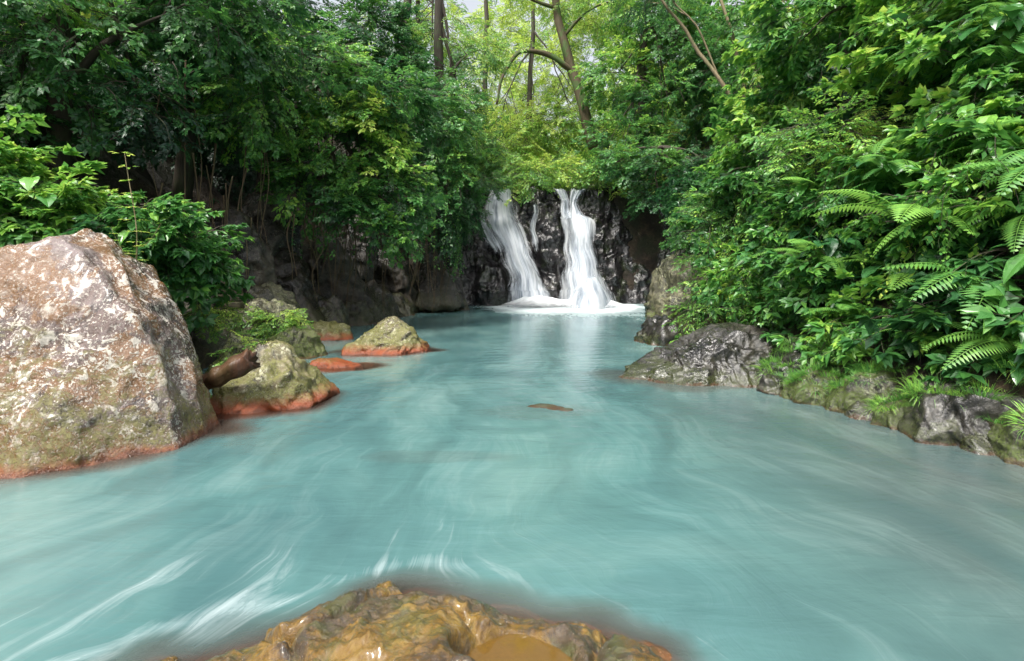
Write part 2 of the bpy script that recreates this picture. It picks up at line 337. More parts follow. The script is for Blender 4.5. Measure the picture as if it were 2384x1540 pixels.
# ---------------------------------------------------------------- terrain
yl=[-80,-20,0,4,6,8,10.2,13.6,15.75,21.3,26.3,27.7,29.5,36,60,120]
xl=[-7,-6.5,-6.8,-6.6,-6.1,-5.6,-5.4,-5.7,-6.2,-5.8,-3.6,-2.4,-2.2,-2.5,-4,-6]
yr=[-80,-20,0,3,5.2,5.5,6.2,7.3,8.4,10,14,17,20,24,29.5,36,60,120]
xr=[8,7.5,6.4,5.5,4.9,4.7,4.5,4.4,4.0,3.9,4.3,4.8,5.8,7.5,8.6,6,7,9]
def side(t): return np.interp(t,[-3,-1,0,.3,1.2,2.5,4.5,8,15,40,90],[-1.2,-.8,-.25,.25,.75,2.5,4.7,7.6,11,17,24])
def H(x,y):
    x=np.asarray(x,float);y=np.asarray(y,float)
    w_=vnoise(np.stack([x*0,y*.8,y*0],1),4)*.25
    dl=np.interp(y,yl,xl)-x+w_; dr=x-np.interp(y,yr,xr)+w_
    t=np.maximum(dl,dr); f=side(t)
    n=fbm(np.stack([x*.45,y*.45,x*0],1),5,2); f=f+n*.55*np.clip((t-.1)/1.5,0,1)
    nr=np.clip((-y-1)/10,0,1)*.5; f=np.where(t>0,f*(1-nr),f)
    b=y-30.3; g=np.interp(b,[0,.5,3,20,60,120],[0,5.9,6.2,9,18,26]); w=np.clip(b/.5,0,1)
    gg=g+.65*np.maximum(f,0)+n*.2
    return f*(1-w)+gg*w
xs=np.concatenate([np.linspace(-120,-20,30),np.linspace(-19.5,-9,36),np.linspace(-8.8,10,170),np.linspace(10.3,20,30),np.linspace(21,120,30)])
ys=np.concatenate([np.linspace(-100,-12,30),np.linspace(-11.6,34,230),np.linspace(34.5,60,40),np.linspace(62,160,30)])
X,Y=np.meshgrid(xs,ys); hz=H(X.ravel(),Y.ravel())
xx=X.ravel();yy=Y.ravel(); Pt=np.stack([xx,yy,hz],1)
rk=np.clip(hz/1.0,0,1)*np.clip((30-yy)/3,0,1)*(yy>2)
dsp=ridge(Pt*.9,4,91)*.26*rk
mesh_obj('ground_terrain',np.stack([xx+dsp*np.sign(xx)*-1,yy,hz+dsp*.5],1),gridF(len(xs),len(ys)),M_soil,smooth=True)

# ---------------------------------------------------------------- rocks
import bmesh
def ico(sub):
    bm=bmesh.new(); bmesh.ops.create_icosphere(bm,subdivisions=sub,radius=1); V=np.array([v.co[:] for v in bm.verts]); F=[[v.index for v in f.verts] for f in bm.faces]; bm.free(); return V,F
ICO={s:ico(s) for s in (5,6,7)}
def rock(name,c,planes,mat,sub=6,amp=.06,fs=1.2,p=14,seed=0,rid=.05,parent=None,fac=.0,nf=26):
    D,F=ICO[sub]; r=np.zeros(len(D))
    if fac:
        rr=np.random.default_rng(seed+900); base=np.zeros(len(D))
        for (a,b,cc,d) in planes: base+= (d/np.maximum(D@unit((a,b,cc)),.03))**-float(p)
        base=base**(-1./p)
        for k in range(nf):
            n=unit(rr.normal(size=3)+np.array([0,-.3,.3])); sup=np.max((D*base[:,None])@n)
            planes=planes+[(*n,sup*rr.uniform(1-fac,1-.2*fac))]
    for (a,b,cc,d) in planes:
        n=unit((a,b,cc)); q=d/np.maximum(D@n,.03); r+=q**-float(p)
    r=r**(-1./p); V=D*r[:,None]
    W=V+.15*np.stack([vnoise(V*1.7*fs+9*k,seed+k) for k in range(3)],1)
    V=V+D*(amp*(fbm(W*fs+seed*7.7,6,seed)-.1)+rid*(ridge(W*fs*1.7+seed*3.1,5,seed+5)-.9))[:,None]
    return mesh_obj(name,V,F,mat,loc=c,smooth=True,parent=parent)
rock('large_boulder',(-5.20,6.27,.34),[(.52,.05,.85,1.74),(.8,.1,.6,1.58),(.97,0,.26,1.66),(0.05,-.856,.517,1.03),(.6,-.7,.35,1.40),(-.45,0,.89,1.64),(-1,0,.2,2.3),(-.5,-.8,.3,1.65),(0,1,.2,1.5),(0,0,-1,1.2),(.1,.5,.85,2.05),(.40,-.5,.77,1.62),(-.35,-.55,.76,1.6),(.7,.7,.2,1.5)],M_boulder,7,.07,1.0,90,3,.065,fac=.035,nf=12)
def rnd_planes(sx,sy,sz,seed,n=12):
    r=np.random.default_rng(seed); out=[(0,0,-1,sz)]
    for i in range(n):
        a=2*math.pi*(i+r.random()*.7)/n; e=r.uniform(-.05,.9); v=np.array([math.cos(a)*math.cos(e),math.sin(a)*math.cos(e),math.sin(e)])
        s=math.sqrt((v[0]*sx)**2+(v[1]*sy)**2+(v[2]*sz)**2)*r.uniform(.75,1.02); out.append((*v,s))
    out.append((r.uniform(-.3,.3),r.uniform(-.3,.3),1,sz*.92)); return out
def rrock(name,c,s,mat,seed,sub=5,amp=None,**k):
    m=min(s); return rock(name,c,rnd_planes(*s,seed),mat,sub,amp if amp is not None else .13*m,1.2/m**.5,70,seed,.13*m,fac=.08,**k)
rock('lichen_rock',(-3.38,7.75,-.06),[(.75,0,.62,.68),(.95,-.1,.15,.76),(-.8,0,.5,.62),(0,-.8,.55,.55),(.5,-.75,.3,.60),(-.6,-.7,.2,.62),(0,.9,.2,.6),(0,0,1,.84),(.3,0,.95,.80),(0,0,-1,.6)],M_yrock,6,.05,2.,70,11,.06,fac=.06)
rock('lichen_rock',(-2.75,12.75,.0),[(.65,0,.75,.60),(1,0,.2,.92),(-.62,0,.78,.62),(-1,0,.1,.85),(0,-.75,.66,.5),(.4,-.7,.5,.58),(0,.9,.3,.6),(-.1,0,1,.72),(0,0,-1,.5)],M_yrock,6,.07,2.,70,12,.07,fac=.08)
rrock('submerged_red_rock',(-3.35,10.6,-.13),(.68,.32,.22),M_yrock,13)
rrock('mossy_rock',(-5.45,12.6,.25),(1.05,.8,.95),M_mossr,14,6)
rrock('mossy_rock',(-4.55,12.0,.1),(.7,.6,.55),M_mossr,15,6)
rrock('mossy_rock',(-4.6,9.9,.05),(.7,.6,.65),M_mossr,16,6)
rrock('mossy_rock',(-5.0,15.0,.05),(.9,.5,.38),M_yrock,17)
rrock('mossy_rock',(-6.3,14.2,.6),(1.0,.9,1.0),M_mossr,18)
for i,(x,y,z,sx,sy,sz) in enumerate([(-5.6,17,.2,.8,.8,.8),(-5.2,19,.1,.6,.8,.7),(-5.3,21.2,.3,.9,.7,1.2),(-4.6,23,.1,.8,.7,.8),(-3.5,25,.2,.9,.8,1.0),(-6.6,16.5,1.0,.9,.9,1.4),(-6.5,20,1.5,1.1,1,1.7),(-5.2,24.5,1.2,1.2,1,1.6),(-7.1,11.6,.9,.9,.8,.9),(-6.3,8.6,.5,.9,.7,.9),(-7.4,14.5,2.2,1.1,.9,1.3),(-7.6,17.5,2.8,1.1,1,1.5),(-6.2,22.5,2.6,1,.9,1.4),(-2.9,26.3,.6,.8,.8,1.5),(-3.9,25.4,1.6,.9,.8,1.5)]):
    rrock('bank_rock',(x,y,z),(sx,sy,sz),M_dark,60+i)
# right bank rocks
rock('wet_slab_rock',(3.4,9.75,-.12),[(-.36,-.1,.93,.70),(-.3,-.5,.8,.76),(0,-.72,.7,.80),(.3,-.8,.5,1.0),(-.9,-.3,.1,2.1),(.9,0,.3,1.5),(0,.9,.4,1.1),(.1,0,1,.98),(0,0,-1,.6),(-.6,.5,.6,1.0)],M_grey,7,.08,1.3,80,21,.08,fac=.07,nf=34)
rock('mossy_rock',(4.75,15.1,.6),[(-.85,-.2,.35,.95),(-.6,-.75,.2,1.0),(0,-.9,.35,1.35),(-.5,0,.85,1.5),(0,0,1,1.75),(1,0,0,1.4),(0,1,.2,1.6),(0,0,-1,1.2),(-.9,.4,.0,1.15)],M_mossr,6,.10,1.2,70,22,.1,fac=.06)
rrock('bank_rock',(3.75,14.3,.05),(.6,.9,.7),M_grey,23)
for i,(x,y,z,sx,sy,sz,m) in enumerate([(4.6,8.9,.0,.9,.7,.62,M_grey),(4.35,7.95,-.02,.6,.45,.40,M_bankr),(4.8,7.4,.0,.8,.7,.5,M_bankr),(4.7,6.55,-.05,.5,.45,.40,M_bankr),(5.05,6.1,.05,.8,.7,.55,M_grey),(5.2,5.45,-.05,.75,.55,.52,M_bankr),(5.6,5.0,.0,.8,.7,.65,M_bankr),(5.8,4.2,.0,.9,.8,.6,M_grey),(5.3,7.9,.4,.8,.7,.6,M_grey),(5.6,6.8,.5,.7,.7,.65,M_dark),(4.7,11.5,.1,.6,.8,.7,M_dark),(4.9,18.,.0,.6,.9,.7,M_dark),(6.1,21,.2,.8,.9,.9,M_dark),(4.05,8.45,-.05,.5,.35,.26,M_grey),(4.45,7.0,-.06,.4,.3,.24,M_grey),(4.85,5.75,-.06,.4,.3,.24,M_grey)]):
    rrock('bank_rock',(x,y,z),(sx,sy,sz),m,80+i,6 if y<9 else 5)
rrock('submerged_rock',(.35,7.3,-.145),(.6,.28,.145),M_grey,120)
# foreground rock
NG=500
gx=np.linspace(-2.6,2.2,NG); gy=np.linspace(-.6,4.1,NG); X,Y=np.meshgrid(gx,gy); x=X.ravel();y=Y.ravel()
def fg_e(x,y):
    rx=np.where(x<-.25,1.80,1.22)
    return (np.abs((x+.25)/rx)**2.1+np.abs((y-1.2)/1.80)**2.1)+.20*vnoise(np.stack([x*1.6,y*1.6,x*0],1),31)+.10*vnoise(np.stack([x*4,y*4,x*0],1),32)
e=fg_e(x,y); P2=np.stack([x,y,x*0],1)
z=np.where(e<1,.21*np.sqrt(np.clip(1-e,0,1)),-.30*(e-1))
wx=x+.12*vnoise(P2*3,38); wy=y+.12*vnoise(P2*3,39)
fp=np.random.default_rng(12); fpt=np.stack([fp.uniform(-2.4,2,46),fp.uniform(-.4,3.9,46)],1)
dd=np.sqrt((wx[:,None]-fpt[None,:,0])**2+((wy[:,None]-fpt[None,:,1])*1.25)**2); ds=np.sort(dd,axis=1); idx=np.argmin(dd,axis=1)
hr=fp.uniform(-.035,.05,46)[idx]; cre=np.clip((ds[:,1]-ds[:,0])/.13,0,1)
lob=.085*(1-(1-cre)**2.4)-.06+hr*cre
fade=np.clip(1.7-e,.25,1); f2=np.clip((1.15-e)/.15,0,1)
z+=lob*fade+(.028*fbm(P2*3.2,4,33)+.024*(ridge(P2*5.1,3,34)-.8))*fade+(.008*ridge(P2*16,3,44)+.008*fbm(P2*22,3,36))*f2
z+=.06*np.exp(-(((x+.42)/.36)**2+((y-2.42)/.24)**2)**1.5)
pud=((x-.03)/.25)**2+((y-2.44)/.21)**2+.35*vnoise(P2*5,37)
z=np.where(pud<1.4,z*(1-np.clip((1.4-pud)/.5,0,1))+.075*np.clip((1.4-pud)/.5,0,1),z)
mesh_obj('foreground_rock',np.stack([x,y,z],1),gridF(NG,NG),M_fg,smooth=True)
t=NT('puddle_water'); p=t.prin((.15,.08,.012),.05); p.inputs['Alpha'].default_value=.7; t.l(p.outputs[0],t.out.inputs[0])
ang=np.linspace(0,2*math.pi,40,endpoint=False)
mesh_obj('puddle',[(0.03+.36*math.cos(a),2.44+.30*math.sin(a),.092) for a in ang],[list(range(40))],t.m)

# ---------------------------------------------------------------- river water
gx=np.linspace(-13,13,300); gy=np.concatenate([np.linspace(-60,-1,40),np.linspace(-.8,6,200),np.linspace(6.1,30.4,200)])
X,Y=np.meshgrid(gx,gy); x=X.ravel();y=Y.ravel()
xp=x+.3; yp=y-1.2; r2=np.maximum(xp**2+yp**2,1.); R2=1.35**2
psi=xp*(1-R2/r2*.85); phi=yp*(1+R2/r2)
W=np.stack([x*.35,y*.3,x*0],1)
psi=psi+.6*fbm(W,3,50)+.10*fbm(W*5,3,55); phi=phi+.5*fbm(W*1.5,3,57)
ef=fg_e(x,y)
fl=(np.exp(-((x-1.0)/1.5)**2)+np.exp(-((x-3.9)/1.7)**2))
foam=2.6*fl*np.exp(-np.clip(27.2-y,0,9)/1.8)+1.3*np.exp(-((x-2.8)/3.9)**2)*np.exp(-np.clip(28.2-y,0,20)/5.0)
brk=.5+.5*vnoise(np.stack([x*1.3,y*1.3,x*0],1),58)
foam+=.36*np.exp(-((ef-1.5)/.28)**2)*(y>.5)*(.45+.8*brk)+.32*np.exp(-((ef-2.3)/.6)**2)*brk
sh=np.clip(1.5-ef,0,.55)/.55
for (cx,cy,rx,ry,k) in [(-5.15,6.2,2.1,1.65,.8),(-3.3,7.7,1.05,.85,1.),(-2.75,12.7,1.2,.75,1.),(-3.3,10.6,.95,.5,1.),(3.45,9.6,1.9,1.1,.35),(.35,7.25,.8,.38,.12),(-.7,5.5,.8,.2,.1)]:
    q=np.sqrt(((x-cx)/rx)**2+((y-cy)/ry)**2)+.22*vnoise(np.stack([x*2.5,y*2.5,x*0],1),51); sh=np.maximum(sh,k*np.clip((1.12-q)/.3,0,1))
right_grey=np.clip((x-1.0-.12*y+.8*vnoise(np.stack([x*.4,y*.25,x*0],1),59))/3,0,1.)*np.clip((13-y)/6,0,1)  # greyer water tone toward the right bank, fading out with distance
mesh_obj('river_water',np.stack([x,y,0*x],1),gridF(len(gx),len(gy)),M_water,smooth=True,attrs={'flow':('FLOAT_VECTOR',np.stack([psi,phi,0*x],1)),'foam':('FLOAT',foam),'shallow':('FLOAT',sh),'right_grey':('FLOAT',right_grey)})

# ---------------------------------------------------------------- waterfall cliff
def Yc(x,z):
    g=lambda x0,z0,a,b: np.exp(-((x-x0)/a)**2-((z-z0)/b)**2)
    y=29.5+.16*z-1.2*g(1.75,3.4,.75,2.3)-1.4*g(-1.3,.8,1.1,1.9)-1.1*g(3.9,.2,.8,1.3)+.35*g(-.3,4.5,.8,2)+.3*g(3.2,4.5,.6,1.5)
    y+=.9/(1+np.exp(-(x-5.6)*2.5))-.7*np.clip((x-7.6)/2,0,1)*2-1.2*np.clip((-2-x)/1.5,0,1.5)
    y+=-.45/(1+np.exp(-(4.75-z)*9))*np.exp(-((x-3.3)/1.1)**2)-.45/(1+np.exp(-(4.2-z)*8))*np.exp(-((x+.3)/.9)**2)
    y+=-.35/(1+np.exp(-(2.6-z)*9))*np.exp(-((x-3.5)/1.2)**2)
    return y
nx,nz,nb=280,190,30
xs=np.linspace(-4.5,11,nx); V=[]
top=6.1+.25*vnoise(np.stack([xs*1.1,xs*0,xs*0],1),61)+.35*np.exp(-((xs-1.4)/.6)**2)+.2*np.exp(-((xs-4.6)/.5)**2)-.2*np.exp(-((xs+.4)/.5)**2)
for k in range(nz+nb):
    if k<nz: zz=-.6+(top+.6)*k/(nz-1); yb=Yc(xs,zz)
    else: zz=top+.03*(k-nz); yb=Yc(xs,top)+.12*(k-nz+1)
    Pn=np.stack([xs*.9,zz*.62+0*xs,yb*.5],1)
    sm=1-.6/(1+np.exp(-(xs-5.2)*2.5))
    det=sm*(.34*(ridge(Pn*1.1,3,62)-.7)+.24*fbm(Pn*.9,3,63)+.13*np.round(2.2*vnoise(Pn*2.2,66))+.05*fbm(Pn*6,3,64))
    V.append(np.stack([xs+.06*vnoise(Pn*5,65),yb-det*(1 if k<nz else .3),zz+.25*det*(1 if k<nz else .6)],1))
mesh_obj('waterfall_cliff',np.concatenate(V),gridF(nx,nz+nb),M_cliff,smooth=True)
wf=bpy.data.objects.new('waterfall',None); scene.collection.objects.link(wf)
def fallsheet(name,rows,off,seed,nu=90,nv=170,zt=None,bulge=.18,eb=0.):
    zr=[r[0] for r in rows][::-1]; L=[r[1] for r in rows][::-1]; Rr=[r[2] for r in rows][::-1]; zb=rows[-1][0]-.05
    V=[];UV=[]
    for j in range(nv):
        v=j/(nv-1)
        if zt is None:
            if v<.12: z=6.22-.25*(v/.12)**2; back=1.5*(1-v/.12)
            else: z=5.97+(zb-5.97)*(v-.12)/.88; back=0
        else:
            z=zt+(zb-zt)*v; back=.45*max(0,1-v/.12)
        l=np.interp(z,zr,L)+.07*math.sin(z*4.3+seed)*(z>.8); r=np.interp(z,zr,Rr)+.08*math.sin(z*3.1+seed*2.7)*(z>.8); u=np.linspace(0,1,nu); x=l+(r-l)*u
        y=Yc(x,max(z,0))-off-.44+back-.06*np.sin(u*9+seed+z*.3)-.04*np.sin(u*23+seed*3+z*.2)-bulge*np.sin(u*math.pi)-.30*max(0,1-z/2.5)-.10*np.sin(z*1.9+u*2+seed)*(z<5.5)
        en=.35*vnoise(np.stack([u*3,u*0+z*1.2+seed,u*0],1),71)
        edge=np.clip(np.minimum(u,1-u)*3.2+en*.9,0,1)*(1.25)-.35+eb
        edge=edge+.30*max(0,1-z/1.3)
        if zt is not None: edge=edge-1.2*max(0,1-v/.10)-.8*max(0,(v-.8)/.2)*(zb>.8)
        V.append(np.stack([x,y,0*x+z+.03*np.sin(u*11)],1)); UV.append(np.stack([(u-.5)*(1.3 if r-l>1 else .7)+seed*3.3+x*.25,z*.8+0*x,edge],1))
    return mesh_obj(name,np.concatenate(V),gridF(nu,nv),M_fall,smooth=True,parent=wf,attrs={'fuv':('FLOAT_VECTOR',np.concatenate(UV))})
LR=[(6.3,-1.1,.05),(5.6,-1.4,.25),(4.9,-1.55,.42),(4.2,-1.5,.55),(3.3,-1.0,.9),(2.4,-.5,1.25),(1.2,-.15,1.75),(.5,-.2,2.1),(0,-.35,2.4)]
fallsheet('left_fall_front',LR,.22,1,eb=.14); fallsheet('left_fall_back',LR,.0,2.3)
fallsheet('left_fall_side',[(5.2,-1.75,-1.3),(4.2,-1.85,-1.2),(3.4,-1.5,-.7),(2.6,-1.1,-.2)],.05,8.3,zt=5.1,nv=60,eb=-.1)
fallsheet('right_fall_upper_left',[(6.3,2.05,2.75),(5.8,2.2,2.9),(5.3,2.45,3.1),(4.5,2.5,3.3)],.15,3.1,nv=60,eb=.08)
fallsheet('right_fall_upper_right',[(6.3,3.1,4.2),(5.8,3.0,3.9),(5.3,2.85,3.6),(4.5,2.8,3.7)],.2,4.7,nv=60,eb=.08)
RR=[(5.1,2.5,3.5),(4.7,2.5,3.8),(4.4,2.55,4.25),(3.2,2.6,4.4),(2.6,2.55,4.55),(2.,2.5,4.7),(1,2.4,4.95),(.4,2.3,5.25),(0,2.2,5.5)]
fallsheet('right_fall_front',RR,.25,5.1,zt=5.1,eb=.02); fallsheet('right_fall_back',RR,.02,4.4,zt=5.0)
fallsheet('right_fall_fan',[(1.6,3.5,4.1),(1.2,3.2,4.5),(.6,2.8,5.0),(0,2.5,5.5)],.5,7.2,zt=1.55,nv=60,bulge=.5,eb=.1)
fallsheet('middle_trickle',[(5.6,.9,1.2),(4.8,1.0,1.35),(3.8,.8,1.3),(2.8,1.0,1.5)],.02,11.3,zt=5.5,nv=60,bulge=.05,eb=-.16)
t=NT('splash_foam'); P=pos(t); n=t.noise(P,3,5,.6); p=t.prin((.82,.85,.87),.8); tr=t.n('ShaderNodeBsdfTransparent'); at=t.n('ShaderNodeAttribute',attribute_name='a').outputs['Fac']
mx=t.n('ShaderNodeMixShader'); t.l(t.mr(t.math('ADD',at,t.math('MULTIPLY',n,.6)),.4,1.1),mx.inputs[0]); t.l(tr.outputs[0],mx.inputs[1]); t.l(p.outputs[0],mx.inputs[2]); t.l(mx.outputs[0],t.out.inputs[0])
gx=np.linspace(-1.8,7.,100); gy=np.linspace(24.8,29.8,70); X,Y=np.meshgrid(gx,gy); x=X.ravel();y=Y.ravel()
m=np.exp(-((x-1.1)/1.3)**2-((y-28.0)/1.2)**2)+.9*np.exp(-((x-3.9)/1.5)**2-((y-27.9)/1.1)**2)
mesh_obj('splash',np.stack([x,y,-.02+.55*m+.08*m*fbm(np.stack([x,y,x*0],1)*2,3,70)],1),gridF(100,70),t.m,smooth=True,parent=wf,attrs={'a':('FLOAT',m*1.1)})

# ---------------------------------------------------------------- trees
def tree(name,trunk,r0,r1,blobs,coll,dens=8,scl=1.,gap=-.35,bark=None,limbs=True,seed=0,extra=None):
    mb=MB(); V,F,P=tube(trunk,r0,r1,9,6,.12,seed); mb.add(V,F)
    rs=random.Random(seed)
    if limbs:
        for b in blobs:
            c=np.array(b[:3]); k=int(len(P)*rs.uniform(.45,.9)); k=min(k,len(P)-1); s=P[k]
            rr=(r0+(r1-r0)*k/len(P))*.5
            mid=(s+c)/2+np.array([0,0,.12*np.linalg.norm(c-s)])
            V,F,Q=tube([s,mid,c],rr,.02,6,5,.15,seed+3); mb.add(V,F)
            for _ in range(5):
                d=unit([rs.gauss(0,1),rs.gauss(0,1),rs.gauss(0,.7)]); e=c+d*np.array(b[3:6])*.85; q=Q[rs.randint(len(Q)//2,len(Q)-1)]
                V,F,_q=tube([q,(q+e)/2+np.array([0,0,.12]),e],.028,.008,5,4,.1,seed+9); mb.add(V,F)
    for ex in (extra or []):
        V,F,Q=tube(ex[0],ex[1],ex[2],7,6,.12,seed+4); mb.add(V,F)
    ob=mb.obj(name,[bark or M_bark],smooth=True)
    if blobs:
        P_,R_,S_,T_=blob_points(blobs,dens,scl,gap); scatter('crown',coll,P_,R_,S_,T_,ob)
    return ob
tree('broadleaf_tree',[(-9.3,11.5,3.5),(-9.0,11.4,5.5),(-8.6,11.3,9)],.28,.12,[(-8.9,11.3,6.2,1.9,1.5,1.4,.46),(-10.1,11,4.5,1.3,1.2,1.0,.36),(-7.7,11.8,5.2,.7,.8,.6,.12),(-10.2,11,7.5,2,1.5,1.5,.52),(-7.2,12,7.3,1.5,1.3,1.1,.38)],C_small,8,seed=1,gap=-.12)  # darkest tint: shade of the hollow put into the leaf colour
tree('broadleaf_tree',[(-8.6,14.8,3.5),(-8.2,14.6,7),(-7.4,14.3,11)],.24,.1,[(-7.0,13.6,8.0,2.0,1.5,1.5,.48),(-6.4,14.5,6.5,1.3,1.2,1.2,.56),(-8.5,15,6.5,1.2,1.1,1.1,.12),(-9,14.5,9,2,1.5,1.5,.5)],C_small,8,seed=2,gap=-.12)  # lowest tint darkens the leaf colour as shade in the hollow
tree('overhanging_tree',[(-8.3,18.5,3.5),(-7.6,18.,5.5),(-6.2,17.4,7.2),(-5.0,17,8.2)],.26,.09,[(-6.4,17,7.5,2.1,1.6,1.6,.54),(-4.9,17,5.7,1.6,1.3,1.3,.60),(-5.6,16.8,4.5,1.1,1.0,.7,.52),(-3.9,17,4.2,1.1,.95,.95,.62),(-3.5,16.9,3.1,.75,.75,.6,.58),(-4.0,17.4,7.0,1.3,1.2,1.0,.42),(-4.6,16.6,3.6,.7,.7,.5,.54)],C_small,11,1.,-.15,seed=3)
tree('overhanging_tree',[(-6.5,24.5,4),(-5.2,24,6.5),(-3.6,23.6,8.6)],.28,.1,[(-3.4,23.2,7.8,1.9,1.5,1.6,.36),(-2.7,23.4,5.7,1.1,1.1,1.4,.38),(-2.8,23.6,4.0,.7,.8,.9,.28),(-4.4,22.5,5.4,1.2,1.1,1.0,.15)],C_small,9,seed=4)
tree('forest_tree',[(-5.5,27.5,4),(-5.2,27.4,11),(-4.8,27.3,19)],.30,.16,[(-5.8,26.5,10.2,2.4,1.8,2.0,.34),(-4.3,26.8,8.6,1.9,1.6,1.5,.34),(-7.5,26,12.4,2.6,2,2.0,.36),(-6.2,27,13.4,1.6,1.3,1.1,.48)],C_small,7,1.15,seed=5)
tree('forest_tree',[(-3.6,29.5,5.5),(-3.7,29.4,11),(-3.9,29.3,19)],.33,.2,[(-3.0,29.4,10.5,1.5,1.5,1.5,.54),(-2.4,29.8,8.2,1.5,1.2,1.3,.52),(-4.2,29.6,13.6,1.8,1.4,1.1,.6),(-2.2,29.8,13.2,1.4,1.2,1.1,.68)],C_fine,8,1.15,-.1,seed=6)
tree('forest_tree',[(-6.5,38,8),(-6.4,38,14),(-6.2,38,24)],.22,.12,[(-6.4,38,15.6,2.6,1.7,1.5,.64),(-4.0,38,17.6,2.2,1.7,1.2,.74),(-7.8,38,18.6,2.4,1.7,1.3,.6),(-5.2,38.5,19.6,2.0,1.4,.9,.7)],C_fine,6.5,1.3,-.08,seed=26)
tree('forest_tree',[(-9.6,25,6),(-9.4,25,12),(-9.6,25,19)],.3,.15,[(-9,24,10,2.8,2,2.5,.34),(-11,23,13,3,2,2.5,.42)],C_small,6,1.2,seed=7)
tree('forest_tree',[(-14,19,7),(-13.6,19,12)],.3,.15,[(-11,18.5,9,2.5,2,2.3,.32),(-13.6,18,10.5,3,2,2.5,.42),(-10,19,6.5,2,1.6,1.8,.10)],C_small,6,1.1,seed=8)  # last blob's low tint paints the hollow's shade into its leaves
# behind the falls: sunlit glow and haze put into the leaf tints
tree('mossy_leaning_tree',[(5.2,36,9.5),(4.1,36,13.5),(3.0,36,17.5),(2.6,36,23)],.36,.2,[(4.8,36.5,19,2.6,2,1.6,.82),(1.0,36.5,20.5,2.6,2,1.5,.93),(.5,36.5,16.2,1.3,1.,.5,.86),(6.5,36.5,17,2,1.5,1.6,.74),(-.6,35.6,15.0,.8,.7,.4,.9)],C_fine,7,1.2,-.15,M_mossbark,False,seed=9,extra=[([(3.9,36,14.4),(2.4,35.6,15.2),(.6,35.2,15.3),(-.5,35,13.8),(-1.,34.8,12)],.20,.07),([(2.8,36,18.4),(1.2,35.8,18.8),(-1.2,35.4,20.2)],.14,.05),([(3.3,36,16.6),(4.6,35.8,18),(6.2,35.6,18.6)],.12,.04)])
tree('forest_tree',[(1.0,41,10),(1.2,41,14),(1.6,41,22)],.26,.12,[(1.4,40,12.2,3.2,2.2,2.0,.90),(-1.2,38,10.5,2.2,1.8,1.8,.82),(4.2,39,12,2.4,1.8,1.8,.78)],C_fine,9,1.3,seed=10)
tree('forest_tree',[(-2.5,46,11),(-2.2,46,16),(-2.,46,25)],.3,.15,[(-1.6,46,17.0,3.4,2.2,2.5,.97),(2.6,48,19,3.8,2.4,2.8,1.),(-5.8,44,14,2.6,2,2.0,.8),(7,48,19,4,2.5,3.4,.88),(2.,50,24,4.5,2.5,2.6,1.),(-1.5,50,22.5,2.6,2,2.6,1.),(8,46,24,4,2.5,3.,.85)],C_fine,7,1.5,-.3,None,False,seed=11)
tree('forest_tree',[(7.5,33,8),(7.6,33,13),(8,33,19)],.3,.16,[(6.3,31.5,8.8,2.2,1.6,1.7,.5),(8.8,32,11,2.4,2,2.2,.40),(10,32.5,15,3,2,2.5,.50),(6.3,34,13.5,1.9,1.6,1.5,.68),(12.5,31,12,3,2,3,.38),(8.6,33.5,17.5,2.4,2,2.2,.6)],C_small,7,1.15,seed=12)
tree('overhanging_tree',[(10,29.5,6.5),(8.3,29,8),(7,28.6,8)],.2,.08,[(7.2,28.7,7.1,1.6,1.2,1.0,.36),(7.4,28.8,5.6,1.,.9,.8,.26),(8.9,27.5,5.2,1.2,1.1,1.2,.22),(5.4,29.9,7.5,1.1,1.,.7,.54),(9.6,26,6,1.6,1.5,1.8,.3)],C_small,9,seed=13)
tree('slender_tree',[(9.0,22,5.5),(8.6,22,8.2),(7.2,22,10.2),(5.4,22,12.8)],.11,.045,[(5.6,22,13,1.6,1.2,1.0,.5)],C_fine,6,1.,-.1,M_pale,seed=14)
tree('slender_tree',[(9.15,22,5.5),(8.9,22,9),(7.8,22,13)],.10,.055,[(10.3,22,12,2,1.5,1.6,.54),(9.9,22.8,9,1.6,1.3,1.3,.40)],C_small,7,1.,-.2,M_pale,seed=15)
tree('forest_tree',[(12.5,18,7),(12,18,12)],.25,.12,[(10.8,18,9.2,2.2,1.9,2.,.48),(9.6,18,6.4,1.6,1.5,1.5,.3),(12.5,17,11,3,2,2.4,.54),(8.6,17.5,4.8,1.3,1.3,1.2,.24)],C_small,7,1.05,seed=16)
RB1=[(6.9,12.6,6.3,1.6,1.4,1.3,.54),(6.4,12.8,4.6,1.2,1.2,1.1,.56),(8.6,12,7.4,1.8,1.5,1.4,.60),(6.5,11.,6.8,1.1,1.1,.8,.60)]
tree('broadleaf_tree',[(8.6,12.5,4),(8.2,12.3,6),(7.6,12,9)],.16,.07,RB1,C_large,9,1.,-.12,seed=17)
RB2=[(6.7,9,4.8,1.1,1.0,.8,.60),(7.2,8.6,5.9,1.2,1.1,.9,.64),(6.7,7.8,4.6,.8,.8,.65,.62),(7.5,7.6,5.3,1.,1.,.8,.68)]
tree('broadleaf_tree',[(8.1,9,3.6),(7.6,8.8,5),(7,8.6,7.5)],.12,.05,RB2,C_large,10,.95,-.12,seed=18)
def mass(name,blobs,coll,dens,scl=1.,gap=-.35):
    P_,R_,S_,T_=blob_points(blobs,dens,scl,gap); return scatter(name,coll,P_,R_,S_,T_)
